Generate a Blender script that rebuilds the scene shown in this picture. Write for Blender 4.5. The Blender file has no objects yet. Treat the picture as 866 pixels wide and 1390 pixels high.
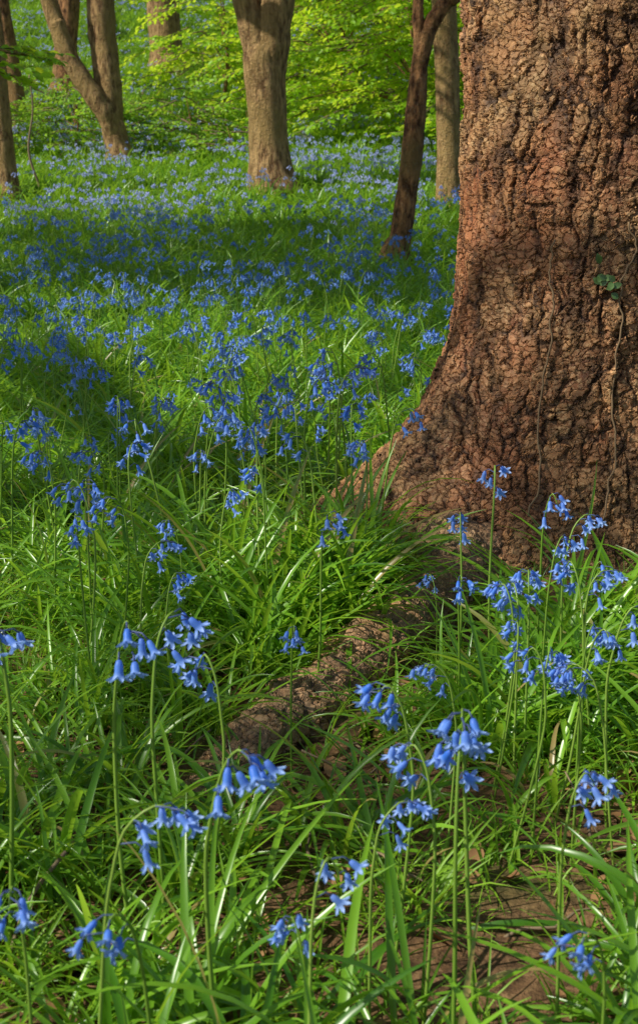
import bpy, math, random
import numpy as np
from mathutils import Vector, noise as mn
random.seed(7); rng=np.random.default_rng(7)
scn=bpy.context.scene
R=math.radians

# ------------------------------------------------------------------ helpers
def link(o,parent=None):
    scn.collection.objects.link(o)
    if parent is not None: o.parent=parent
    return o

class MB:
    def __init__(s): s.v=[];s.f=[];s.m=[];s.r=[];s.a=[]
    def add(s,vs,fs,mat=0,rnd=0.5,al=None):
        o=len(s.v); s.v+= [tuple(p) for p in vs]
        s.f+=[tuple(i+o for i in f) for f in fs]; s.m+=[mat]*len(fs)
        s.r+=[rnd]*len(vs); s.a+= (al if al is not None else [0.5]*len(vs))
    def mesh(s,name,mats,smooth=True):
        me=bpy.data.meshes.new(name); me.from_pydata(s.v,[],s.f)
        for m in mats: me.materials.append(m)
        me.polygons.foreach_set('material_index',s.m)
        me.polygons.foreach_set('use_smooth',[smooth]*len(s.f))
        a=me.attributes.new('rnd','FLOAT','POINT'); a.data.foreach_set('value',s.r)
        a=me.attributes.new('along','FLOAT','POINT'); a.data.foreach_set('value',s.a)
        me.update(); return me

def catmull(P,n):
    P=np.array(P,float); out=[]
    Q=np.vstack([2*P[0]-P[1],P,2*P[-1]-P[-2]])
    for i in range(len(P)-1):
        p0,p1,p2,p3=Q[i],Q[i+1],Q[i+2],Q[i+3]
        for k in range(n):
            t=k/n
            out.append(.5*((2*p1)+(-p0+p2)*t+(2*p0-5*p1+4*p2-p3)*t*t+(-p0+3*p1-3*p2+p3)*t**3))
    out.append(P[-1]); return np.array(out)

def tube(mb,pts,sub,ns,mat=0,rnd=.5,nz=0,cap=True,nsc=3.0,squash=None):
    """pts rows: x,y,z,r"""
    C=catmull(pts,sub) if sub>1 else np.array(pts,float)
    N=len(C); vs=[];al=[]
    u=None
    for i in range(N):
        d=C[min(i+1,N-1),:3]-C[max(i-1,0),:3]; d/=np.linalg.norm(d)+1e-9
        if u is None:
            a=np.array([1,0,0]) if abs(d[0])<.8 else np.array([0,1,0])
            u=np.cross(d,a)
        u=u-d*np.dot(u,d); u/=np.linalg.norm(u)+1e-9; v=np.cross(d,u)
        for j in range(ns):
            t=2*math.pi*j/ns; r=max(C[i,3],1e-4)
            q=C[i,:3]+(u*math.cos(t)+v*math.sin(t))*r
            if nz: 
                k=mn.noise(Vector(q*nsc))+.5*mn.noise(Vector(q*nsc*3))
                q=C[i,:3]+(q-C[i,:3])*(1+nz*k)
            vs.append(q); al.append(i/(N-1))
    fs=[]
    for i in range(N-1):
        for j in range(ns):
            k=(j+1)%ns
            fs.append((i*ns+j,i*ns+k,(i+1)*ns+k,(i+1)*ns+j))
    if cap: fs.append(tuple((N-1)*ns+j for j in range(ns)))
    mb.add(vs,fs,mat,rnd,al)

# ------------------------------------------------------------------ materials
class NT:
    def __init__(s,name):
        s.mat=bpy.data.materials.new(name); s.mat.use_nodes=True
        s.t=s.mat.node_tree; s.t.nodes.clear(); s.out=s.n('ShaderNodeOutputMaterial')
    def n(s,typ,ins=None,**kw):
        nd=s.t.nodes.new(typ)
        for k,v in kw.items(): setattr(nd,k,v)
        for k,v in (ins or {}).items(): s.set(nd,k,v)
        return nd
    def set(s,nd,k,v):
        sock=nd.inputs[k]
        if isinstance(v,bpy.types.NodeSocket): s.t.links.new(v,sock)
        else:
            if sock.type=='RGBA' and len(v)==3: v=(*v,1)
            sock.default_value=v
    def math(s,op,a,b=0.,c=None,clamp=False):
        d={0:a,1:b}
        if c is not None: d[2]=c
        return s.n('ShaderNodeMath',d,operation=op,use_clamp=clamp).outputs[0]
    def vm(s,op,a,b):
        nd=s.n('ShaderNodeVectorMath',{0:a},operation=op)
        if op=='SCALE': s.set(nd,'Scale',b)
        else: s.set(nd,1,b)
        return nd.outputs[0]
    def mix(s,f,a,b,blend='MIX'):
        nd=s.n('ShaderNodeMix',data_type='RGBA',blend_type=blend)
        s.set(nd,0,f); s.set(nd,6,a); s.set(nd,7,b); return nd.outputs[2]
    def noise(s,vec,scale,detail=4,rough=.55,out=0):
        return s.n('ShaderNodeTexNoise',{'Vector':vec,'Scale':scale,'Detail':detail,'Roughness':rough}).outputs[out]
    def mr(s,v,a,b,c=0.,d=1.,sm=False):
        nd=s.n('ShaderNodeMapRange',{'Value':v,'From Min':a,'From Max':b,'To Min':c,'To Max':d})
        if sm: nd.interpolation_type='SMOOTHSTEP'
        return nd.outputs[0]
    def attr(s,name): return s.n('ShaderNodeAttribute',attribute_name=name).outputs['Fac']
    def orn(s):
        o=s.n('ShaderNodeObjectInfo').outputs['Random']
        return s.math('FRACT',s.math('ADD',o,s.attr('irnd')))
    def surf(s,x): s.t.links.new(x,s.out.inputs['Surface']); return s.mat

def leaf_mat(name,dark,light,trans,tcol,rough=.42,spec=.4,pale=None,dead=None):
    m=NT(name); r=m.attr('rnd'); al=m.attr('along')
    f=m.math('ADD',m.math('MULTIPLY',r,.6),m.math('MULTIPLY',m.orn(),.4))
    col=m.mix(f,dark,light)
    if pale: col=m.mix(m.mr(al,.0,.25,.7,0.),col,pale)
    if dead: 
        col=m.mix(m.mr(r,.984,.99),col,dead)
    p=m.n('ShaderNodeBsdfPrincipled',{'Base Color':col,'Roughness':rough,'Specular IOR Level':spec})
    t=m.n('ShaderNodeBsdfTranslucent',{'Color':m.mix(f,tuple(c*.7 for c in tcol),tcol)})
    x=m.n('ShaderNodeMixShader',{0:trans,1:p.outputs[0],2:t.outputs[0]})
    return m.surf(x.outputs[0])

M_strap=leaf_mat('bluebell_leaf',(.04,.15,.008),(.24,.47,.028),.36,(.52,.86,.05),.31,.65,pale=(.2,.32,.06),dead=(.36,.25,.1))
M_grass=leaf_mat('grass_blade',(.06,.17,.010),(.26,.46,.03),.32,(.5,.78,.04),.45,.4,dead=(.36,.27,.12))
M_beech=leaf_mat('beech_leaf',(.16,.38,.010),(.38,.66,.025),.52,(.80,1.0,.05),.42,.35)
M_shrub=leaf_mat('shrub_leaf',(.09,.26,.014),(.30,.53,.03),.42,(.6,.9,.05),.42,.4)
M_ivy=leaf_mat('ivy_leaf',(.07,.14,.04),(.16,.26,.08),.15,(.16,.3,.06),.35,.5)
M_stem=leaf_mat('flower_stem',(.16,.3,.03),(.28,.42,.07),.15,(.25,.45,.06),.4,.4)
M_purst=leaf_mat('flower_pedicel',(.06,.08,.25),(.1,.14,.3),.15,(.1,.12,.4),.4,.4)
def petal(name,a,b,t):
    m=NT(name); r=m.attr('rnd'); al=m.attr('along')
    f=m.math('ADD',m.math('MULTIPLY',r,.5),m.math('MULTIPLY',m.orn(),.5))
    col=m.mix(f,a,b); col=m.mix(m.mr(al,.5,1.,0.,.6),col,(.52,.66,.98))
    col=m.mix(m.mr(al,.0,.35,.35,0.),col,(.07,.11,.55))
    p=m.n('ShaderNodeBsdfPrincipled',{'Base Color':col,'Roughness':.45,'Specular IOR Level':.35})
    t_=m.n('ShaderNodeBsdfTranslucent',{'Color':t})
    return m.surf(m.n('ShaderNodeMixShader',{0:.35,1:p.outputs[0],2:t_.outputs[0]}).outputs[0])
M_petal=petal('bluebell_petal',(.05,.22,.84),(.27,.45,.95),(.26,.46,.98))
M_petal_sunlit=petal('bluebell_petal_far_sunlit',(.26,.36,.84),(.60,.62,.95),(.5,.56,.97))  # paler copy for far flowers, sunlight painted into the petal colour

def ground_mat():
    m=NT('woodland_soil'); co=m.n('ShaderNodeTexCoord').outputs['Object']
    n1=m.noise(co,2.2,5); n2=m.noise(co,26,6,.65); n3=m.noise(co,90,4)
    soil=m.mix(m.mr(n2,.35,.65),(.035,.018,.009),(.20,.11,.055))
    lit=m.n('ShaderNodeTexVoronoi',{'Vector':co,'Scale':45.,'Randomness':1.})
    soil=m.mix(m.mr(n3,.5,.62,0,.6),soil,m.mix(lit.outputs['Color'],(.15,.07,.03),(.36,.22,.11)))
    green=m.mix(n2,(.015,.04,.006),(.06,.13,.02))
    y=m.n('ShaderNodeSeparateXYZ',{0:co}).outputs[1]
    g=m.math('ADD',m.mr(n1,.52,.7),m.mr(y,3.,9.),clamp=True)
    col=m.mix(m.math('MULTIPLY',g,.85),soil,green)
    h=m.math('ADD',m.math('MULTIPLY',n2,.7),m.math('MULTIPLY',n3,.3))
    b=m.n('ShaderNodeBump',{'Strength':.9,'Distance':.02,'Height':h})
    return m.surf(m.n('ShaderNodeBsdfPrincipled',{'Base Color':col,'Roughness':.9,'Specular IOR Level':.2,'Normal':b.outputs[0]}).outputs[0])
M_ground=ground_mat()

def bark_big(name,scale=1.0,disp=.0125,grey=0.0,zs=.36):
    m=NT(name); co=m.n('ShaderNodeTexCoord').outputs['Object']
    def cen(o,k): return m.vm('SCALE',m.vm('SUBTRACT',o,(.5,.5,.5)),k)
    w=m.vm('ADD',co,cen(m.noise(co,7*scale,3,.5,out=1),.07/scale))
    w=m.vm('ADD',w,cen(m.noise(co,42*scale,4,.6,out=1),.026/scale))
    wz=m.vm('MULTIPLY',w,(1,1,zs))
    e1=m.n('ShaderNodeTexVoronoi',{'Vector':wz,'Scale':33.*scale},feature='DISTANCE_TO_EDGE').outputs['Distance']
    c1=m.n('ShaderNodeTexVoronoi',{'Vector':wz,'Scale':33.*scale}).outputs['Color']
    w2=m.vm('MULTIPLY',w,(.7,.7,1.25))
    e2=m.n('ShaderNodeTexVoronoi',{'Vector':w2,'Scale':80.*scale},feature='DISTANCE_TO_EDGE').outputs['Distance']
    c2=m.n('ShaderNodeTexVoronoi',{'Vector':w2,'Scale':80.*scale}).outputs['Color']
    gate=m.mr(m.noise(co,13*scale,3,.6),.44,.6,0.,.75)
    k1=m.math('MAXIMUM',m.mr(e1,.0,.19,sm=True),gate); k2=m.mr(e2,0.,.10,sm=True)
    r1=m.n('ShaderNodeSeparateColor',{0:c1}).outputs[0]; r2=m.n('ShaderNodeSeparateColor',{0:c2}).outputs[1]
    nf=m.noise(co,140*scale,4,.6); nv=m.noise(m.vm('MULTIPLY',w,(1,1,.24)),24*scale,4,.55)
    h=m.math('MULTIPLY',k1,m.math('ADD',.42,m.math('MULTIPLY',r1,.3)))
    h=m.math('ADD',h,m.math('MULTIPLY',k2,m.math('ADD',.08,m.math('MULTIPLY',r2,.45))))
    h=m.math('ADD',h,m.math('MULTIPLY',nf,.12)); h=m.math('ADD',h,m.math('MULTIPLY',nv,.8))
    # colour
    t1=m.mix(r2,(.14,.048,.018),(.56,.28,.12)); t2=m.mix(r1,(.19,.065,.025),(.52,.26,.11))
    col=m.mix(.4,t1,t2)
    col=m.mix(m.mr(nf,.48,.68,0,.55),col,(.74,.49,.26))
    col=m.mix(m.mr(nv,.52,.68,0.,.5),col,(.58,.37,.17))
    big=m.noise(co,4.5*scale,4)
    col=m.mix(m.mr(big,.42,.62,0,.6),col,(.34,.095,.034))
    big2=m.noise(m.vm('ADD',co,(5,3,1)),3.*scale,4)
    col=m.mix(m.mr(big2,.48,.66,0,.3),col,(.32,.25,.09))
    crack=m.math('MULTIPLY',m.mr(k1,.0,.75,.08,1.),m.mr(k2,0.,.7,.4,1.))
    crack=m.math('MULTIPLY',crack,m.mr(nv,.36,.48,.35,1.))
    col=m.mix(crack,(.025,.009,.004),col)
    if grey: col=m.mix(grey,col,m.mix(nf,(.22,.12,.06),(.70,.50,.32)))
    p=m.n('ShaderNodeBsdfPrincipled',{'Base Color':col,'Roughness':.65,'Specular IOR Level':.4})
    d=m.n('ShaderNodeDisplacement',{'Height':h,'Midlevel':1.1,'Scale':disp})
    m.t.links.new(d.outputs[0],m.out.inputs['Displacement']); m.mat.displacement_method='BOTH'
    return m.surf(p.outputs[0])
M_bark=bark_big('flaky_bark')
M_root=bark_big('root_bark',1.15,.010,.35,.8)

def bark_small(name,a,b,c):
    m=NT(name); co=m.n('ShaderNodeTexCoord').outputs['Object']
    s=m.vm('MULTIPLY',co,(1,1,.35)); n1=m.noise(s,24,6,.7); n2=m.noise(co,2.5,4); n3=m.noise(co,60,3)
    col=m.mix(m.mr(n1,.4,.62),a,b); col=m.mix(m.mr(n2,.45,.6,0,.75),col,c)
    z=m.math('MULTIPLY',m.mr(n3,.55,.7),.3); col=m.mix(z,col,(.42,.38,.26))
    bm=m.n('ShaderNodeBump',{'Strength':1.,'Distance':.08,'Height':m.math('ADD',n1,m.math('MULTIPLY',n3,.3))})
    return m.surf(m.n('ShaderNodeBsdfPrincipled',{'Base Color':col,'Roughness':.85,'Specular IOR Level':.2,'Normal':bm.outputs[0]}).outputs[0])
M_b1=bark_small('grey_brown_bark',(.16,.08,.035),(.70,.44,.20),(.44,.29,.11))
M_b2=bark_small('red_brown_bark',(.10,.04,.02),(.66,.32,.14),(.34,.21,.08))
def simple(name,a,b,sc=8):
    m=NT(name); co=m.n('ShaderNodeTexCoord').outputs['Object']; r=m.n('ShaderNodeObjectInfo').outputs['Random']
    f=m.math('MULTIPLY',m.math('ADD',m.noise(co,sc,4),r),.5)
    return m.surf(m.n('ShaderNodeBsdfPrincipled',{'Base Color':m.mix(f,a,b),'Roughness':.75,'Specular IOR Level':.25}).outputs[0])
M_dead=simple('dead_leaf',(.13,.05,.02),(.46,.26,.12),40)
M_twig=simple('twig_wood',(.12,.08,.05),(.26,.19,.12),30)
M_vine=simple('ivy_stem_wood',(.14,.08,.04),(.38,.26,.15),30)
M_stone=simple('stone_grey',(.25,.25,.23),(.5,.5,.47),6)

# ------------------------------------------------------------------ terrain
PY=np.array([-30,0,1.2,2.6,5,7,9,10.5,12,13,15,18,22,24,28,34,45,70,120,200.])
PZ=np.array([-.6,-.03,0,.03,.075,.13,.24,.40,.63,.79,1.08,1.6,2.38,2.78,3.75,5.4,8.6,16,28,40.])
_f=np.linspace(-30,200,4601); _g=np.interp(_f,PY,PZ); _k=np.ones(15)/15; _gp=np.pad(_g,7,mode='edge'); _g=np.convolve(_gp,_k,'valid')
def th(x,y):
    z=float(np.interp(y,_f,_g))
    z+=.02*mn.noise(Vector((x*1.3,y*1.3,0)))+.007*mn.noise(Vector((x*6,y*6,3)))
    if y>6: z+=min(1,(y-6)/8)*.14*mn.noise(Vector((x*.35,y*.35,7)))
    z+=.045*math.exp(-((x+.03)**2/.04+(y-2.35)**2/.10))           # bank above the root
    z+=.05*math.exp(-((x-.5)**2/.10+(y-2.75)**2/.10))
    z+=-.02*math.exp(-((x+.02)**2/.03+(y-1.45)**2/.03))
    z+=-.025*math.exp(-((x-.24)**2/.012+(y-2.08)**2/.02))
    return z
xs=np.concatenate([-np.geomspace(100,3,34),np.linspace(-2.9,2.9,150),np.geomspace(3,100,34)])
ys=np.concatenate([np.linspace(-30,0,14),np.linspace(.15,5,160),np.linspace(5.1,14,90),np.geomspace(14.3,180,90)])
V=[(x,y,th(x,y)) for y in ys for x in xs]; nx=len(xs)
F=[(j*nx+i,j*nx+i+1,(j+1)*nx+i+1,(j+1)*nx+i) for j in range(len(ys)-1) for i in range(nx-1)]
me=bpy.data.meshes.new('ground'); me.from_pydata(V,[],F); me.materials.append(M_ground)
me.polygons.foreach_set('use_smooth',[True]*len(F)); link(bpy.data.objects.new('ground',me))

# ------------------------------------------------------------------ scatter (geometry nodes)
def collection(name,meshes):
    c=bpy.data.collections.new(name)
    for i,me in enumerate(meshes):
        o=bpy.data.objects.new('%s_%02d'%(name,i),me); c.objects.link(o)
    return c
def gn_group(realize):
    ng=bpy.data.node_groups.new('scatter','GeometryNodeTree')
    ng.interface.new_socket('Geometry',in_out='INPUT',socket_type='NodeSocketGeometry')
    ng.interface.new_socket('Collection',in_out='INPUT',socket_type='NodeSocketCollection')
    ng.interface.new_socket('Geometry',in_out='OUTPUT',socket_type='NodeSocketGeometry')
    N=ng.nodes;L=ng.links
    gi=N.new('NodeGroupInput');go=N.new('NodeGroupOutput')
    def at(n,t):
        a=N.new('GeometryNodeInputNamedAttribute');a.data_type=t;a.inputs['Name'].default_value=n;return a.outputs['Attribute']
    ci=N.new('GeometryNodeCollectionInfo');ci.inputs['Separate Children'].default_value=True;ci.inputs['Reset Children'].default_value=True
    io=N.new('GeometryNodeInstanceOnPoints');io.inputs['Pick Instance'].default_value=True
    er=N.new('FunctionNodeEulerToRotation')
    L.new(gi.outputs[0],io.inputs['Points']);L.new(gi.outputs[1],ci.inputs['Collection']);L.new(ci.outputs[0],io.inputs['Instance'])
    L.new(at('rot','FLOAT_VECTOR'),er.inputs[0]);L.new(er.outputs[0],io.inputs['Rotation'])
    L.new(at('scl','FLOAT_VECTOR'),io.inputs['Scale']);L.new(at('idx','INT'),io.inputs['Instance Index'])
    if realize:
        rz=N.new('GeometryNodeRealizeInstances'); L.new(io.outputs[0],rz.inputs[0]); L.new(rz.outputs[0],go.inputs[0])
    else: L.new(io.outputs[0],go.inputs[0])
    return ng
NG=gn_group(False); NGR=gn_group(True)
def scatter(name,items,coll,parent=None,real=False):
    """items: list of (x,y,z, rx,ry,rz, s, idx)"""
    A=np.array(items,float); n=len(A)
    me=bpy.data.meshes.new(name); me.vertices.add(n); me.vertices.foreach_set('co',A[:,:3].ravel())
    a=me.attributes.new('rot','FLOAT_VECTOR','POINT'); a.data.foreach_set('vector',A[:,3:6].ravel())
    a=me.attributes.new('scl','FLOAT_VECTOR','POINT'); a.data.foreach_set('vector',np.repeat(A[:,6],3))
    a=me.attributes.new('idx','INT','POINT'); a.data.foreach_set('value',A[:,7].astype(np.int32))
    if real:
        a=me.attributes.new('irnd','FLOAT','POINT'); a.data.foreach_set('value',rng.random(n))
    me.update(); o=bpy.data.objects.new(name,me); link(o,parent)
    md=o.modifiers.new('scatter','NODES'); md.node_group=NGR if real else NG
    for it in md.node_group.interface.items_tree:
        if it.name=='Collection': md[it.identifier]=coll
    return o

# ------------------------------------------------------------------ plants
def blade(mb,bx,by,az,L,W,t0,cv,n=7,fold=.25,mat=0,rnd=.5,tw=0,bz=-.01,pw=1.4):
    dx,dy=math.cos(az),math.sin(az); p=np.array([bx,by,bz]); vs=[];al=[]
    for i in range(n+1):
        s=i/n; ang=t0+cv*s**pw
        tan=np.array([math.sin(ang)*dx,math.sin(ang)*dy,math.cos(ang)])
        if i: p=p+tan*L/n
        side=np.array([-dy,dx,0]); nor=np.cross(side,tan)
        a=tw*s; side2=side*math.cos(a)+nor*math.sin(a); nor2=np.cross(side2,tan)
        w=W*.5*min(1,.55+1.6*s)*(1-s**3.2)+.0002
        vs+=[p-side2*w+nor2*0, p+nor2*w*fold*-1.6*-1, p+side2*w]; al+=[s]*3
    fs=[]
    for i in range(n):
        a=i*3; fs+=[(a,a+1,a+4,a+3),(a+1,a+2,a+5,a+4)]
    mb.add(vs,fs,mat,rnd,al)
def tuft(nb,L,W,r,mat,n=7,tmin=.1,tmax=.75,cmin=.5,cmax=1.7):
    mb=MB()
    for i in range(nb):
        az=random.uniform(0,2*math.pi); l=L*random.uniform(.55,1.15)
        blade(mb,r*random.uniform(-1,1),r*random.uniform(-1,1),az,l,W*random.uniform(.7,1.15),random.uniform(tmin,tmax),random.uniform(cmin,cmax),n,mat=0,rnd=random.random(),tw=random.uniform(-.9,.9))
    return mb.mesh('tuft',[mat])
C_strap=collection('bluebell_leaves',[tuft(random.randint(9,13),.26,.0090,.018,M_strap,9,.15,.9,.6,1.9) for _ in range(12)])
C_grass=collection('fine_grass',[tuft(14,.12,.0032,.03,M_grass,5,.1,1.0,.3,1.4) for _ in range(5)])
C_mid=collection('mid_leaves',[tuft(24,.25,.011,.06,M_strap,5) for _ in range(6)])
C_far=collection('far_leaves',[tuft(34,.26,.018,.16,M_strap,3) for _ in range(5)])

def bell(mb,pos,d,L,Rr,k,mat,rnd):
    d=np.array(d,float); d/=np.linalg.norm(d); a=np.array([0,0,1.]) if abs(d[2])<.9 else np.array([1.,0,0])
    u=np.cross(d,a); u/=np.linalg.norm(u); v=np.cross(d,u); ph=random.uniform(0,6)
    if k>=2:
        rings=[(0,.15,0,0),(.05,.62,0,0),(.28,.95,0,0),(.55,.98,0,0),(.66,1.1,0,0),(.68,1.15,.22,.6),(.69,1.2,.28,1.4),(.69,1.2,.22,2.0)]
        n=6*k
    else:
        rings=[(0,.2,0,0),(.15,.95,0,0),(.7,1.1,0,0),(.8,1.3,.15,1.3)]; n=6
    vs=[];al=[]
    for (t,r,dt,dr) in rings:
        for j in range(n):
            th_=2*math.pi*j/n
            c=(.5+.5*math.cos(6*th_))**.8 if k>=2 else (j%2)
            q=np.array(pos)+d*L*(t+dt*c)+(u*math.cos(th_+ph)+v*math.sin(th_+ph))*Rr*(r+dr*c)
            vs.append(q); al.append(min(1,t+dt*c+.1*dr*c))
    fs=[]
    for i in range(len(rings)-1):
        for j in range(n):
            q=(j+1)%n; fs.append((i*n+j,i*n+q,(i+1)*n+q,(i+1)*n+j))
    mb.add(vs,fs,mat,rnd,al)

def bluebell(mb,k,nbell,H=.27,ox=0,oy=0,az=0,ns=6,sz=1.0):
    """arched one-sided raceme leaning towards az"""
    c,s=math.cos(az),math.sin(az)
    def W(x,y,z): return (ox+x*c-y*s, oy+x*s+y*c, z)
    b1=random.uniform(-.025,.025); arch=random.uniform(.018,.04); dr=random.uniform(0.,.022)
    prof=[(0,0,-.01,.0019),(b1*.6,b1*.4,H*.35,.0018),(b1,b1*.5,H*.7,.0016),(b1+.004,b1*.5,H*.86,.0015),
          (b1+.012,b1*.5,H+.0,.0012),(b1+.012+arch*.55,b1*.5,H+.02,.001),(b1+.012+arch,b1*.5,H+.02-dr,.0007)]
    P=[(*W(p[0],p[1],p[2]),p[3]*(1 if k>1 else 1.4)) for p in prof]
    C=catmull(P,3 if k>=2 else 1); tube(mb,C,1,ns,0,random.random())
    Cn=len(C); st=int(Cn*.58)
    for i in range(nbell):
        f=i/(nbell-1); ci=st+(Cn-1-st)*f; i0=int(ci); i1=min(i0+1,Cn-1); q=C[i0,:3]+(C[i1,:3]-C[i0,:3])*(ci-i0)
        sd=(1 if i%2 else -1)*random.uniform(.15,1.35)*(1-.5*f)
        o=np.array(W(math.cos(sd),math.sin(sd),0))-np.array([ox,oy,0])
        pl=random.uniform(.007,.016)*sz
        p1=q+o*pl*.8+np.array([0,0,.004*(1-f)]); p2=p1+o*pl*.4+np.array([0,0,-.004])
        if k>=2: tube(mb,[(*q,.0007),(*p1,.0007),(*p2,.0009)],1,4,1,.5)
        dv=o*random.uniform(.1,1.0)*(1.1-.3*f)+np.array([0,0,-1.])*random.uniform(.6,1.1)
        bell(mb,p2,dv,random.uniform(.0155,.0195)*sz*(1-.25*f),.0029*sz*random.uniform(.85,1.12),k,2,random.random())
def flo(k,mat,nm,**kw):
    mb=MB(); bluebell(mb,k,nm,**kw); return mb.mesh('bluebell',[M_stem,M_purst,mat])
C_fl=collection('bluebell_near',[flo(4,M_petal,nn,sz=1.05) for nn in (5,6,7,6,5,8,4,6,7,5)])
C_flm=collection('bluebell_mid',[flo(2,M_petal,random.choice([4,5,7]),ns=4,sz=1.1) for _ in range(7)])
def farc():
    mb=MB()
    for i in range(4):
        bluebell(mb,1,5,H=.22*random.uniform(.8,1.2),ox=random.uniform(-.2,.2),oy=random.uniform(-.2,.2),az=random.uniform(0,6.3),ns=3,sz=1.3)
    return mb.mesh('bluebell_cluster',[M_stem,M_purst,M_petal_sunlit])
C_flf=collection('bluebell_far',[farc() for _ in range(6)])

# footprint tests
TC=(.50,2.72)
ROOT=[(.36,2.58,.09,.11),(.27,2.44,.058,.088),(.195,2.26,.042,.068),(.125,2.07,.037,.058),(.055,1.90,.028,.052),(-.03,1.73,.016,.045),(-.095,1.61,.002,.036),(-.16,1.50,-.03,.024)]
RC=catmull(ROOT,5)
def rootdist(x,y): return np.hypot(RC[:,0]-x,RC[:,1]-y)
def blocked(x,y,mr=.8):
    dx,dy=x-TC[0],y-TC[1]; d=math.hypot(dx,dy)
    if d<.29 or (d<.48 and dx<0 and abs(dy)<.5*abs(dx)+.05) : return True
    dd=rootdist(x,y)-RC[:,3]*mr
    return dd.min()<0
def nearroot(x,y):
    """strip on the right/front side of the root, and the foot of the trunk, where plants are short and few"""
    f=0
    d=rootdist(x,y-.0); i=int(d.argmin())
    front=(x-RC[i,0])*.62-(y-RC[i,1])*.78      # >0 : towards the lower right
    if d[i]<.15 and front>0: f=max(f,1-(d[i]/.15)**2)
    if .12<x<.95 and 2.05<y<2.5: f=max(f,min(1,(y-2.05)/.15))
    dx,dy=x-TC[0],y-TC[1]
    if dx<-.1 and math.hypot(dx,dy)<.66 and dy<.15: f=max(f,.8)
    return f
BARE=[(.04,1.54,.11),(.34,1.34,.12),(-.03,1.22,.08),(.22,2.05,.08),(.12,1.75,.06),(.42,1.2,.10),(.14,1.3,.05),(.27,1.10,.06),(-.2,1.15,.05)]
def bare(x,y):
    return max([0]+[math.exp(-((x-a)**2+(y-b)**2)/(r*r)) for a,b,r in BARE])
def wedge(y0,y1,k,m,n):
    out=[]
    while len(out)<n:
        y=random.uniform(y0,y1); x=random.uniform(-1,1)*(k*y1+m)
        if abs(x)<k*y+m: out.append((x,y))
    return out
def area(y0,y1,k,m): return k*(y1*y1-y0*y0)+2*m*(y1-y0)

it=[]
for x,y in wedge(.55,4.6,.31,.4,int(area(.55,4.6,.31,.4)*265)):
    if blocked(x,y,.75) or random.random()<bare(x,y)*1.05: continue
    nr=nearroot(x,y)
    if random.random()<nr*.6: continue
    pn=mn.noise(Vector((x*3,y*3,1)))
    if y<2.0 and random.random()<.15-.8*pn: continue
    s=random.uniform(.55,1.1)*(1+.3*pn)
    if y<1.9: s*=.88
    s*=1-.55*nr
    it.append((x,y,th(x,y),random.gauss(0,.12),random.gauss(.12,.12),random.uniform(0,6.28),s,random.randrange(12)))
# lush clumps on the bank behind the root, and to its right
for (x,y) in [(.0,2.17),(-.05,2.05),(.04,2.3),(-.12,2.12),(.0,2.38),(-.04,1.98),(-.1,1.9),(-.16,2.0),(.0,2.1),(.06,2.24),(-.06,2.2),(.02,2.02),(-.05,1.9),(.09,2.2),(.05,2.08),(.27,1.8),(.33,1.9),(.25,1.68),(.21,1.62),(.36,2.0),(.3,1.72),(.38,1.8)]:
    for q in range(4):
        a,b=x+random.gauss(0,.025),y+random.gauss(0,.025)
        it.append((a,b,th(a,b),random.gauss(0,.15),random.gauss(.1,.15),random.uniform(0,6.28),random.uniform(.8,1.12),random.randrange(12)))
scatter('bluebell_leaves',it,C_strap,real=True)
it=[]
for x,y in wedge(.55,4.0,.3,.25,int(area(.55,4.0,.3,.25)*230)):
    if blocked(x,y,.9) or random.random()<bare(x,y)*.9: continue
    it.append((x,y,th(x,y),0,0,random.uniform(0,6.28),random.uniform(.5,1.1)*(1-.5*nearroot(x,y)),random.randrange(5)))
scatter('grass',it,C_grass,real=True)
it=[]
for x,y in wedge(4.4,11,.31,.6,int(area(4.4,11,.31,.6)*105)):
    it.append((x,y,th(x,y),random.gauss(0,.1),random.gauss(0,.1),random.uniform(0,6.28),random.uniform(.7,1.2),random.randrange(6)))
scatter('bluebell_leaves',it,C_mid,real=True)
it=[]
for x,y in wedge(10.8,42,.28,1.,int(area(10.8,42,.28,1.)*17)):
    it.append((x,y,th(x,y),0,0,random.uniform(0,6.28),random.uniform(.7,1.2),random.randrange(5)))
for x,y in wedge(10.8,20,.28,1.0,int(area(10.8,20,.28,1.)*18)):
    it.append((x,y,th(x,y),0,0,random.uniform(0,6.28),random.uniform(.6,1.),random.randrange(5)))
scatter('distant_undergrowth',it,C_far,real=True)

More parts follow.
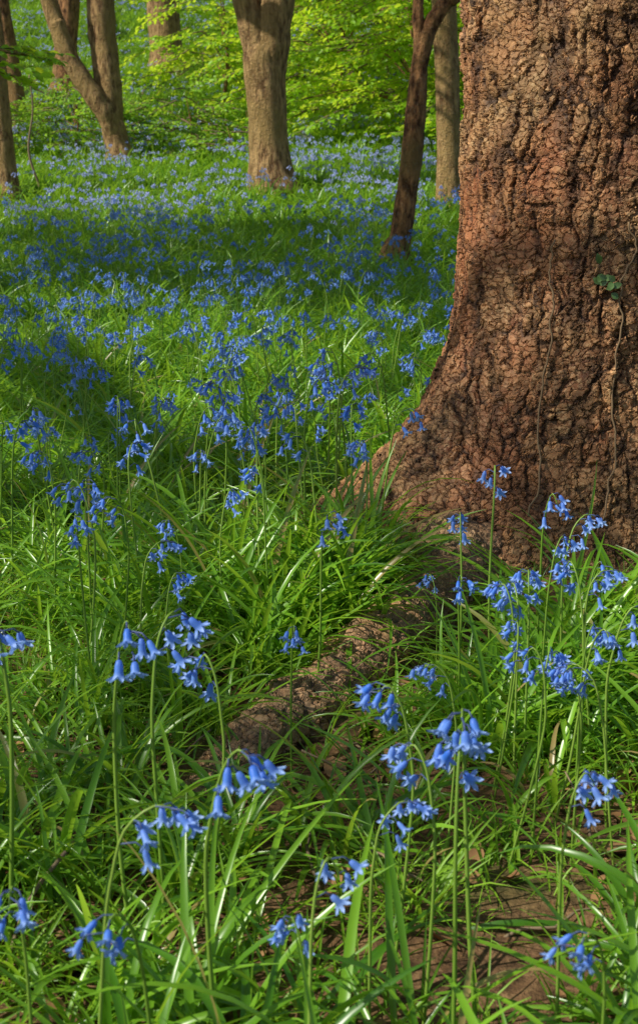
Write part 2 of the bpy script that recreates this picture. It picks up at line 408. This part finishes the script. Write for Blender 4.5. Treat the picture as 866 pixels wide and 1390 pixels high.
# flowers: individually observed plants (x, y, height)
HERO=[(-.15,1.142,.30),(-.125,1.17,.285),(-.26,1.14,.32),(-.275,1.12,.29),(-.06,.965,.28),(-.15,.905,.25),(-.178,.862,.22),(-.09,.857,.22),(.005,.85,.22),(.02,.87,.18),
(-.096,1.195,.25),(-.019,1.54,.2),(.111,.955,.265),(.136,.99,.28),(.072,1.084,.25),(.051,1.005,.2),(.197,1.0,.22),(.194,.835,.2),
(.254,1.909,.28),(.302,1.858,.26),(.195,1.82,.24),(.292,1.73,.23),(.316,1.566,.24),(.335,1.58,.23),(.21,1.52,.23),(.235,1.53,.22),(.25,1.56,.23),(.179,1.66,.22),(.26,1.411,.22),(.285,1.42,.21),
(.2,1.318,.22),(.225,1.33,.21),(.205,1.48,.2),(.136,1.3,.2),(.264,1.322,.2),(.307,1.322,.2),(-.01,2.356,.30),(.079,2.25,.28),(.095,2.28,.28),(.0066,1.768,.25),(-.308,1.86,.27),(-.259,1.86,.25),
(-.28,1.77,.25),(-.173,1.94,.2),(-.13,2.0,.22),(-.25,2.08,.27),(-.39,2.08,.27),(-.47,2.16,.3),(-.07,2.1,.27),(-.04,2.12,.27),(.32,1.42,.24),(.17,1.84,.15),(.094,1.02,.23),(.33,1.79,.24),
(-.163,1.67,.2),(-.22,1.75,.22),(-.31,1.95,.26),(-.05,1.98,.25),(.03,2.1,.27),(-.02,2.2,.28),(.35,1.66,.22),(.38,1.45,.24)]
it=[]
for i,(x,y,h) in enumerate(HERO):
    it.append((x-.012,y,th(x,y),random.gauss(0,.04),random.gauss(0,.04),random.uniform(0,6.28),h/.27*.97,(i*7)%10))
for x,y in wedge(1.9,4.2,.31,.5,int(area(1.9,4.2,.31,.5)*50)):
    if blocked(x,y,1) or (abs(x)<.26*y and y<2.1) or (x>.15 and y<2.45 and x<.8): continue
    it.append((x,y,th(x,y),random.gauss(0,.12),random.gauss(0,.12),random.uniform(0,6.28),random.uniform(.7,1.1),random.randrange(10)))
for x,y in wedge(.8,1.9,.5,.5,160):      # plants beside the framed strip
    if abs(x)<.29*y+.08 : continue
    it.append((x,y,th(x,y),random.gauss(0,.08),random.gauss(0,.08),random.uniform(0,6.28),random.uniform(.8,1.1),random.randrange(10)))
scatter('bluebell_flowers',it,C_fl,real=True)
it=[]
for x,y in wedge(4.0,11,.31,.6,int(area(4,11,.31,.6)*76)):
    if mn.noise(Vector((x*1.3,y*1.3,9)))<random.uniform(-.4,.3)+(.12 if y>7.5 else 0): continue
    it.append((x,y,th(x,y),random.gauss(0,.12),random.gauss(0,.12),random.uniform(0,6.28),random.uniform(.7,1.1),random.randrange(7)))
scatter('bluebell_flowers',it,C_flm,real=True)
it=[]
for x,y in wedge(10,42,.28,1.,int(area(10,42,.28,1.)*8))+wedge(10.5,18,.28,1.,int(area(10.5,18,.28,1.)*16)):
    if mn.noise(Vector((x*.6,y*.6,9)))<random.uniform(-.4,.35): continue
    it.append((x,y,th(x,y),0,0,random.uniform(0,6.28),random.uniform(.75,1.15),random.randrange(6)))
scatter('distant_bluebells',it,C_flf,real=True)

# leaf litter and twigs
def dead():
    mb=MB(); L=random.uniform(.025,.045); W=L*random.uniform(.4,.6); c=random.uniform(-.5,.9); n=5; vs=[]
    for i in range(n+1):
        s=i/n; w=W*.5*math.sin(math.pi*min(.97,s*.9+.06)); z=c*L*(s-.5)**2+.003
        vs+=[(L*(s-.5),-w,z+.35*w*random.uniform(.4,1.4)),(L*(s-.5),0,z),(L*(s-.5),w,z+.35*w*random.uniform(.4,1.4))]
    fs=[]
    for i in range(n):
        a=i*3; fs+=[(a,a+1,a+4,a+3),(a+1,a+2,a+5,a+4)]
    mb.add(vs,fs); return mb.mesh('dead_leaf',[M_dead])
def twig():
    mb=MB(); L=random.uniform(.08,.22); p=[(-L/2,0,.004,.002)]
    for i in range(4): p.append((-L/2+L*(i+1)/4,random.uniform(-.01,.01),random.uniform(.002,.012),.002-.0003*i))
    tube(mb,p,2,5); return mb.mesh('twig',[M_twig])
C_lit=collection('leaf_litter',[dead() for _ in range(7)]+[twig() for _ in range(2)])
it=[]
for x,y in wedge(.8,4,.31,.3,int(area(.8,4,.31,.3)*900)):
    if random.random()>.2+bare(x,y): continue
    it.append((x,y,th(x,y)+.002,random.gauss(0,.35),random.gauss(0,.35),random.uniform(0,6.28),random.uniform(.5,1.1),random.choice([0,1,2,3,4,5,6,0,1,2,3,4,5,6,7,8])))
scatter('leaf_litter',it,C_lit)

# ------------------------------------------------------------------ leafy sprays
def leaf(mb,p,d,nrm,L,W,rnd,mat=0):
    d=d/np.linalg.norm(d); sd=np.cross(nrm,d); sd/=np.linalg.norm(sd)+1e-9; n=np.cross(d,sd)
    vs=[p]; 
    for (t,w) in ((.28,.8),(.6,1.),(.85,.55)):
        q=p+d*L*t-n*L*.12*t*t
        vs+=[q-sd*W*.5*w+n*W*.12,q,q+sd*W*.5*w+n*W*.12]
    vs.append(p+d*L-n*L*.16)
    fs=[(0,2,1),(0,3,2),(1,2,5,4),(2,3,6,5),(4,5,8,7),(5,6,9,8),(7,8,10),(8,9,10)]
    mb.add(vs,fs,mat,rnd)
def spray(L,nt,LL,flat,mat,wood):
    mb=MB(); P=[]
    for i in range(7):
        s=i/6; P.append((L*s, .06*L*math.sin(s*3+random.random()), -.12*L*s*s+.05*L*s, .007*(1-s)+.0015))
    tube(mb,P,1,4,1,.5)
    P=np.array(P)
    for k in range(nt):
        s=.12+.88*k/nt; q=P[min(6,int(s*6)),:3]*(1-(s*6)%1)+P[min(6,int(s*6)+1),:3]*((s*6)%1)
        side=1 if k%2 else -1; a=side*random.uniform(.5,1.1); tl=L*(.5-.32*s)*random.uniform(.6,1.2)
        dv=np.array([math.cos(a),math.sin(a),random.uniform(-.15,.1)])
        e=q+dv*tl; tube(mb,[(*q,.003),(*e,.001)],1,3,1,.5)
        nl=max(3,int(tl/(LL*.62)))
        for j in range(nl+1):
            u=(j+.5)/(nl+.5); pp=q+dv*tl*min(u,1); sg=1 if j%2 else -1
            a2=a+sg*random.uniform(.4,1.0)
            d2=np.array([math.cos(a2),math.sin(a2),random.uniform(-.5,.1)])
            nn=np.array([random.gauss(0,flat),random.gauss(0,flat),1.])
            leaf(mb,pp,d2,nn,LL*random.uniform(.7,1.15),LL*.62*random.uniform(.8,1.1),random.random())
    return mb.mesh('spray',[mat,wood])
C_beech=collection('beech_sprays',[spray(.85,13,.068,.35,M_beech,M_twig) for _ in range(6)])
C_sap=collection('sapling_sprays',[spray(.85,13,.075,.7,M_beech,M_twig) for _ in range(6)])
C_shr=collection('shrub_sprays',[spray(.42,8,.055,.7,M_shrub,M_twig) for _ in range(6)])
C_haz=collection('hazel_sprays',[spray(.4,7,.075,.6,M_beech,M_twig) for _ in range(4)])

# ------------------------------------------------------------------ large foreground tree
def r_trunk(th_,z):
    """th_ measured from -Y (towards path) turning to -X"""
    r=.238-.012*max(0,z-.5)
    def lobe(a,A,p,h,e=1.3):
        c=max(0,math.cos(th_-a)); return A*c**p*math.exp(-(max(z,-.1)/h)**e if z>0 else 0)
    r+=lobe(math.pi/2,.36,3.0,.205)
    r+=lobe(math.pi/2-.75,.21,5,.175)
    r+=lobe(0,.05,4,.14)+lobe(-.75,.09,4,.16)+lobe(-1.8,.16,3,.2)+lobe(math.pi,.12,2,.2)
    r+=.009*math.cos(2*th_+.6+.8*z)+.004*math.cos(5*th_+2-2*z)
    return r
def trunk_pt(t,z,off=0):
    r=r_trunk(t,z)+off; cx=TC[0]+.010-.015*max(0,z-.3)
    return (cx-math.sin(t)*r, TC[1]-math.cos(t)*r, z)
big=bpy.data.objects.new('larch_tree',None); link(big)
angs=np.concatenate([np.linspace(-1.35,2.1,640,endpoint=False),np.linspace(2.1,2*math.pi-1.35,110,endpoint=False)])
zs_=np.concatenate([np.linspace(-.12,1.3,640),np.linspace(1.33,3,70)])
V=[];na=len(angs)
for z in zs_:
    for a in angs:
        p=trunk_pt(a,z); q=Vector(p)
        k=.010*mn.noise(q*5)+.007*mn.noise(q*13)+.006*mn.noise(Vector((p[0]*22,p[1]*22,z*5)))
        V.append((p[0]-math.sin(a)*k,p[1]-math.cos(a)*k,z))
F=[(j*na+i,j*na+(i+1)%na,(j+1)*na+(i+1)%na,(j+1)*na+i) for j in range(len(zs_)-1) for i in range(na)]
F=[f[::-1] for f in F]
me=bpy.data.meshes.new('trunk'); me.from_pydata(V,[],F); me.materials.append(M_bark); me.polygons.foreach_set('use_smooth',[True]*len(F))
link(bpy.data.objects.new('trunk',me),big)
mb=MB(); tube(mb,[(.46,2.72,2.95,.205),(.44,2.72,5,.17),(.42,2.72,8,.11),(.4,2.72,11,.03)],6,24,0,nz=.03)
link(bpy.data.objects.new('upper_trunk',mb.mesh('upper_trunk',[M_b2])),big)
mb=MB(); tube(mb,ROOT,34,90,0,nz=.3,nsc=9)
link(bpy.data.objects.new('surface_root',mb.mesh('surface_root',[M_root])),big)

# ivy creeping on the trunk
mb=MB()
def trunk_theta(x,z):      # surface angle whose X equals x on the near side
    best=min(np.linspace(-1.3,1.5,400),key=lambda a:abs(trunk_pt(a,z)[0]-x)); return best
for path in ([(.515,.53),(.52,.44),(.505,.34),(.52,.25),(.50,.17),(.49,.10)],[(.41,.5),(.405,.40),(.385,.30),(.39,.20),(.36,.13)],[(.515,.53),(.54,.58),(.525,.63)],[(.41,.5),(.402,.55),(.41,.6)]):
    P=[]
    for (x,z) in path:
        P.append((*trunk_pt(trunk_theta(x,z),z,.006),.0018))
    C=catmull(P,8)
    for i in range(len(C)): C[i,0]+=.008*mn.noise(Vector((i*.4,z*5,0))); 
    tube(mb,C,1,5,1)
for k in range(11):
    z=random.uniform(.50,.56); x=.495+random.gauss(0,.015); a=trunk_theta(x,z); p=np.array(trunk_pt(a,z,.012))
    n=np.array([-math.sin(a),-math.cos(a),.3]); d=np.array([random.uniform(-1,1),-.2,random.uniform(-.6,1)])
    leaf(mb,p,d,n,random.uniform(.012,.02),.012,random.random(),0)
link(bpy.data.objects.new('ivy',mb.mesh('ivy',[M_ivy,M_vine])))

# ------------------------------------------------------------------ background trees
TREES=[]
def tree(name,stems,mat,top=8.5,nz=.05):
    """stems: list of point lists (x,y,z,r); each is continued to the crown"""
    mb=MB()
    x0,y0=stems[0][0][:2]; g=th(x0,y0); ends=[]
    p=list(stems[0]); b=p[0]; p=[(b[0],b[1],g-.25,b[3]*1.75),(b[0],b[1],g-.02,b[3]*1.45),(b[0]*.5+p[1][0]*.5,b[1],g+.16,b[3]*1.1)]+p[1:]
    for si,s in enumerate([p]+[list(q) for q in stems[1:]]):
        e=s[-1]; e0=s[-2]; T=g+top*random.uniform(.85,1.05)
        dx=(e[0]-e0[0])/max(.2,e[2]-e0[2]); dx=max(-.35,min(.35,dx))
        zz=e[2]; ext=[]
        for q in (1/3,2/3,1):
            z=zz+(T-zz)*q; ext.append((e[0]+dx*(z-zz)*.7+random.uniform(-.12,.12),e[1]+random.uniform(-.25,.25),z,max(.015,e[3]*(1-.85*q))))
        if not (si==0 and len(stems)>1): s=s+ext
        tube(mb,s,7,22,0,nz=nz,nsc=2.2/ max(.2,s[0][3]*3))
        ends.append(s)
    ob=bpy.data.objects.new(name,None); link(ob)
    TREES.append(dict(o=ob,mb=mb,x=x0,y=y0,g=g,ends=ends,mat=mat,pts=[]))
tree('beech_tree',[[(-.40,13,.78,.20),(-.44,13,1.2,.185),(-.45,13,1.5,.172),(-.47,13,1.8,.178),(-.48,13,2.0,.17),(-.48,13,2.15,.09)],
     [(-.49,13,1.75,.12),(-.53,13,2.02,.14),(-.60,13,2.3,.125),(-.70,13,2.7,.115),(-.85,13,3.2,.1)],[(-.46,13,1.65,.15),(-.43,13,2.0,.165),(-.37,13,2.35,.15),(-.30,13,2.8,.13),(-.2,13,3.4,.12)]],M_b1,8.5,.09)
tree('beech_tree',[[(.465,9,.22,.085),(.50,9,.45,.072),(.53,9,.67,.068),(.57,9,1.03,.066),(.60,9,1.37,.058),(.61,9,1.52,.045),(.615,9,1.56,.02)],
     [(.595,9,1.40,.05),(.62,9,1.58,.052),(.67,9,1.73,.05),(.76,9,1.87,.045),(.9,9,2.1,.04)],[(.605,9,1.45,.04),(.605,9,1.65,.038),(.595,9,1.85,.033),(.62,9,2.2,.03)]],M_b2,6.5,.14)
tree('beech_tree',[[(-2.03,15,1.05,.135),(-2.06,15,1.3,.13),(-2.1,15,1.5,.12),(-2.12,15,1.6,.05)],
     [(-2.09,15,1.35,.10),(-2.12,15.02,1.65,.13),(-2.15,15.05,1.99,.135),(-2.19,15.1,2.36,.14),(-2.2,15.1,2.75,.14)],[(-2.07,14.97,1.35,.09),(-2.14,14.93,1.58,.105),(-2.26,14.9,1.76,.10),(-2.48,14.9,2.1,.095),(-2.6,14.9,2.43,.09),(-2.7,14.9,2.75,.085)]],M_b1,8.5,.09)
tree('beech_tree',[[(-2.66,12.5,.74,.1),(-2.69,12.5,1.2,.095),(-2.72,12.5,1.8,.09),(-2.74,12.5,2.2,.09)]],M_b1)
tree('beech_tree',[[(-3.52,17,1.4,.11),(-3.48,17,1.9,.1),(-3.55,17,2.5,.1),(-3.62,17,3.0,.1)]],M_b2)
tree('beech_tree',[[(-3.79,22,2.36,.19),(-3.74,22,3,.17),(-3.66,22,3.8,.165)]],M_b2,10)
tree('beech_tree',[[(-2.42,24,2.75,.29),(-2.46,24,3.2,.26),(-2.50,24,4.0,.255)]],M_b1,11)
tree('beech_tree',[[(1.09,12,.62,.105),(1.06,12,1.2,.1),(1.03,12,1.8,.1),(1.0,12,2.3,.1)]],M_b1,8)
for (x,y,r) in [(4.6,15,.16),(-6.2,17,.18),(2.9,23,.2),(6.8,26,.22),(-8.5,27,.25),(1.3,31,.2),(-5.2,34,.22),(-.6,37,.2),(5,38,.2),(-3.0,5.5,.2),(-4.6,9,.18),(-5,1,.22),(-3.5,-3,.2),(3.2,6.5,.17)]:
    g=th(x,y); tree('beech_tree',[[(x,y,g,r),(x+random.uniform(-.1,.1),y,g+1.2,r*.9),(x+random.uniform(-.2,.2),y,g+2.6,r*.85)]],M_b1 if random.random()<.6 else M_b2,10)

# crowns: unseen sprays, placed up-sun so their shadows form the shade band and dapple
SX,SY=-.94,-.34; SE=44.
def shade_dens(x,y):  # wanted shade where a spray's shadow lands
    n=mn.noise(Vector((x*.8,y*.8,20))); n2=mn.noise(Vector((x*1.7,y*1.7,50)))
    if y<4.6: d=-.1+3.0*n2
    elif y<6.8: d=.1+3.*n
    elif y<10.3: d=2.0+1.2*n
    elif y<20: d=2.2*(n-.18)
    else: d=.1+1.7*n
    if .0<x<1.3 and 1.8<y<3.2: d=min(d,.1+1.2*n2)
    return max(0,d)
cl=[]
def fill(x0,x1,y0,y1,per):
    n=int((x1-x0)*(y1-y0)*per)
    for _ in range(n):
        lx,ly=random.uniform(x0,x1),random.uniform(y0,y1)
        if random.random()>shade_dens(lx,ly)/2.6: continue
        h=random.uniform(4.0,7.5); g=th(lx,ly); k=h/math.tan(R(SE))
        x,y,z=lx+SX*k,ly+SY*k,g+h
        if y>.5 and (z-.65)/y<.22: continue
        cl.append((x,y,z))
fill(-3,3,0,5,14); fill(-4.5,4.5,5,17,13); fill(-10,10,17,42,3)
for (x,y,z) in cl:
    T=min(TREES,key=lambda t:(t['x']-x)**2+(t['y']-y)**2); T['pts'].append((x,y,z))
for T in TREES:
    pts=T['pts']; 
    for (x,y,z) in random.sample(pts,min(len(pts),12)):
        s=random.choice(T['ends']); C=np.array([q for q in s if q[2]>T['g']+2.6]); 
        if len(C)==0: continue
        q=C[np.argmin(np.abs(C[:,2]-(z-1.6)))] 
        if q[2]>z: q=C[0]
        m=((q[0]+x)/2,(q[1]+y)/2,(q[2]+z)/2+.3)
        if y>.5 and ((z-.65)/y<.17): continue
        tube(T['mb'],[(q[0],q[1],q[2],min(.05,q[3]*.6)),(*m,.028),(x,y,z,.008)],5,7)
    link(bpy.data.objects.new('trunk_and_limbs',T['mb'].mesh('trunk_and_limbs',[T['mat']])),T['o'])
    if pts:
        it=[(x,y,z,random.gauss(0,.3),random.gauss(0,.3),random.uniform(0,6.28),random.uniform(.8,1.3),random.randrange(6)) for x,y,z in pts]
        scatter('crown',it,C_beech,T['o'])  # out-of-frame leaves, arranged for the shadows they cast
it=[]
for k in range(70):
    a=random.uniform(0,6.28); z=random.uniform(6,11); r=random.uniform(.2,1.3)*(12-z)/6
    it.append((.42+r*math.cos(a),2.72+r*math.sin(a),z,0,.3,a,1.1,random.randrange(6)))
scatter('crown',it,C_beech,big)

# ------------------------------------------------------------------ understorey
def sapling(name,x,y,h,r,n,coll,nl,zlo,layers=7,sc=(.8,1.2),stem=.03):
    g=th(x,y); o=bpy.data.objects.new(name,None); link(o); mb=MB()
    tube(mb,[(x,y,g-.1,stem),(x+.1,y,g+h*.4,stem*.8),(x+.05,y,g+h*.95,stem*.2)],5,8,0,nz=.05)
    it=[]
    for k in range(n):
        L=random.randrange(layers); z=g+zlo+(h-zlo)*(L+.5)/layers+random.gauss(0,.05); a=random.uniform(0,6.28)
        rr=r*math.sqrt(random.random())*(1-.35*L/layers)
        px,py=x+rr*math.cos(a),y+rr*math.sin(a)*.8
        it.append((px,py,z-.12*rr,random.gauss(0,.2),random.gauss(.15,.2),a+random.gauss(0,.5),random.uniform(*sc),random.randrange(nl)))
        if k%6==0: tube(mb,[(x+.07,y,g+h*.5*(z-g)/h+.1,stem*.4),((x+px)/2,(y+py)/2,z-.05,stem*.25),(px,py,z-.12*rr,.005)],4,5)
    link(bpy.data.objects.new('stems',mb.mesh('stems',[M_b2])),o); scatter('foliage',it,coll,o,real=True)
for (x,y,h,r,n) in [(1.0,16.5,3.0,1.4,150),(2.9,18.5,3.6,1.6,110),(.2,18.5,2.6,1.2,110),(4.8,17,3.4,1.6,80),(2.0,21.5,3.6,1.8,110),(.1,22.5,3.2,1.4,90),(1.9,15.5,2.4,.9,60)]:
    sapling('beech_sapling',x,y,h,r,n,C_sap,6,.3,5)
for (x,y,h,r,n) in [(-1.3,19.5,1.5,.7,26),(-.75,22,2.6,.9,34)]:
    sapling('beech_sapling',x,y,h,r,n,C_sap,6,.5)
for (x,y,h,r,n) in [(-2.7,15.9,.8,.8,100),(-1.5,16.2,.65,.75,80),(-3.6,15.6,.7,.6,50),(-.9,17.2,.4,.5,24),(-2.3,18.5,.45,.7,30),(1.75,14.5,.6,.6,25),(-3.3,19,.6,.7,30),(-1.0,15.2,.4,.4,24)]:
    sapling('bramble_bush',x,y,h,r,n,C_shr,6,.05,4,(.7,1.1),.012)
# hazel with a low leafy branch
o=bpy.data.objects.new('hazel_shrub',None); link(o); mb=MB(); g=th(-2.5,7.2)
for k in range(5): tube(mb,[(-2.5+.05*k,7.2,g-.1,.03),(-2.5+random.uniform(-.3,.2),7.2+random.uniform(-.2,.2),g+1.5,.024),(-2.6+random.uniform(-.8,.2),7.2+random.uniform(-.5,.5),g+3.5,.008)],5,8)
tube(mb,[(-2.45,7.2,1.2,.02),(-2.0,7.1,1.45,.012),(-1.35,7,1.36,.005)],5,6)
link(bpy.data.objects.new('stems',mb.mesh('stems',[M_b1])),o)
it=[(-1.65,7.05,1.39,.1,.05,0.1,.9,0),(-1.55,7.0,1.34,0,.2,-.5,.8,1),(-1.57,7.1,1.41,0,.0,.5,.8,2),(-1.7,7.0,1.33,0,.2,0,.9,3),(-1.45,7.0,1.37,0,.1,.2,.6,1)]
for k in range(60): it.append((-2.6+random.gauss(0,.35),7.2+random.gauss(0,.4),g+random.uniform(1.3,3.5),0,0,random.uniform(0,6.28),1,k%4))
scatter('foliage',it,C_haz,o)
# slender stick left and a pale stone on the slope
mb=MB(); tube(mb,[(-2.45,12.9,.8,.012),(-2.55,12.9,1.15,.011),(-2.5,12.9,1.5,.008),(-2.52,12.9,1.8,.005)],5,6)
link(bpy.data.objects.new('dead_sapling',mb.mesh('dead_sapling',[M_twig])))
import bmesh
bm=bmesh.new(); bmesh.ops.create_icosphere(bm,subdivisions=4,radius=.13)
for v in bm.verts:
    v.co*=1+.35*mn.noise(v.co*9); v.co.z*=.6
me=bpy.data.meshes.new('stone'); bm.to_mesh(me); me.materials.append(M_stone)
so=bpy.data.objects.new('stone',me); so.location=(-.17,16.2,th(-.17,16.2)+.1); link(so)

# ------------------------------------------------------------------ light
el=R(SE); az=math.atan2(SX,SY)
w=bpy.data.worlds.new('World'); scn.world=w; w.use_nodes=True; nt=w.node_tree
sky=nt.nodes.new('ShaderNodeTexSky'); sky.sky_type='NISHITA'; sky.sun_disc=False; sky.sun_elevation=el; sky.sun_rotation=az
bg=nt.nodes['Background']; nt.links.new(sky.outputs[0],bg.inputs[0]); bg.inputs[1].default_value=.095
sl=bpy.data.lights.new('sun','SUN'); sl.energy=5; sl.angle=R(.5); sl.color=(1,.96,.82)
so=bpy.data.objects.new('sun',sl); link(so)
sd=Vector((SX*math.cos(el),SY*math.cos(el),math.sin(el))); so.rotation_euler=sd.to_track_quat('Z','Y').to_euler(); so.location=sd*20

# ------------------------------------------------------------------ camera
cam=bpy.data.cameras.new('camera'); co=bpy.data.objects.new('camera',cam); link(co)
cam.sensor_fit='VERTICAL'; cam.sensor_height=36; cam.lens=50; cam.clip_start=.05; cam.clip_end=500
co.location=(0,0,.65); co.rotation_euler=(R(90-12),0,0)
cam.dof.use_dof=True; cam.dof.focus_distance=2.2; cam.dof.aperture_fstop=18
scn.camera=co
scn.view_settings.view_transform='Standard'; scn.view_settings.look='None'; scn.view_settings.exposure=0
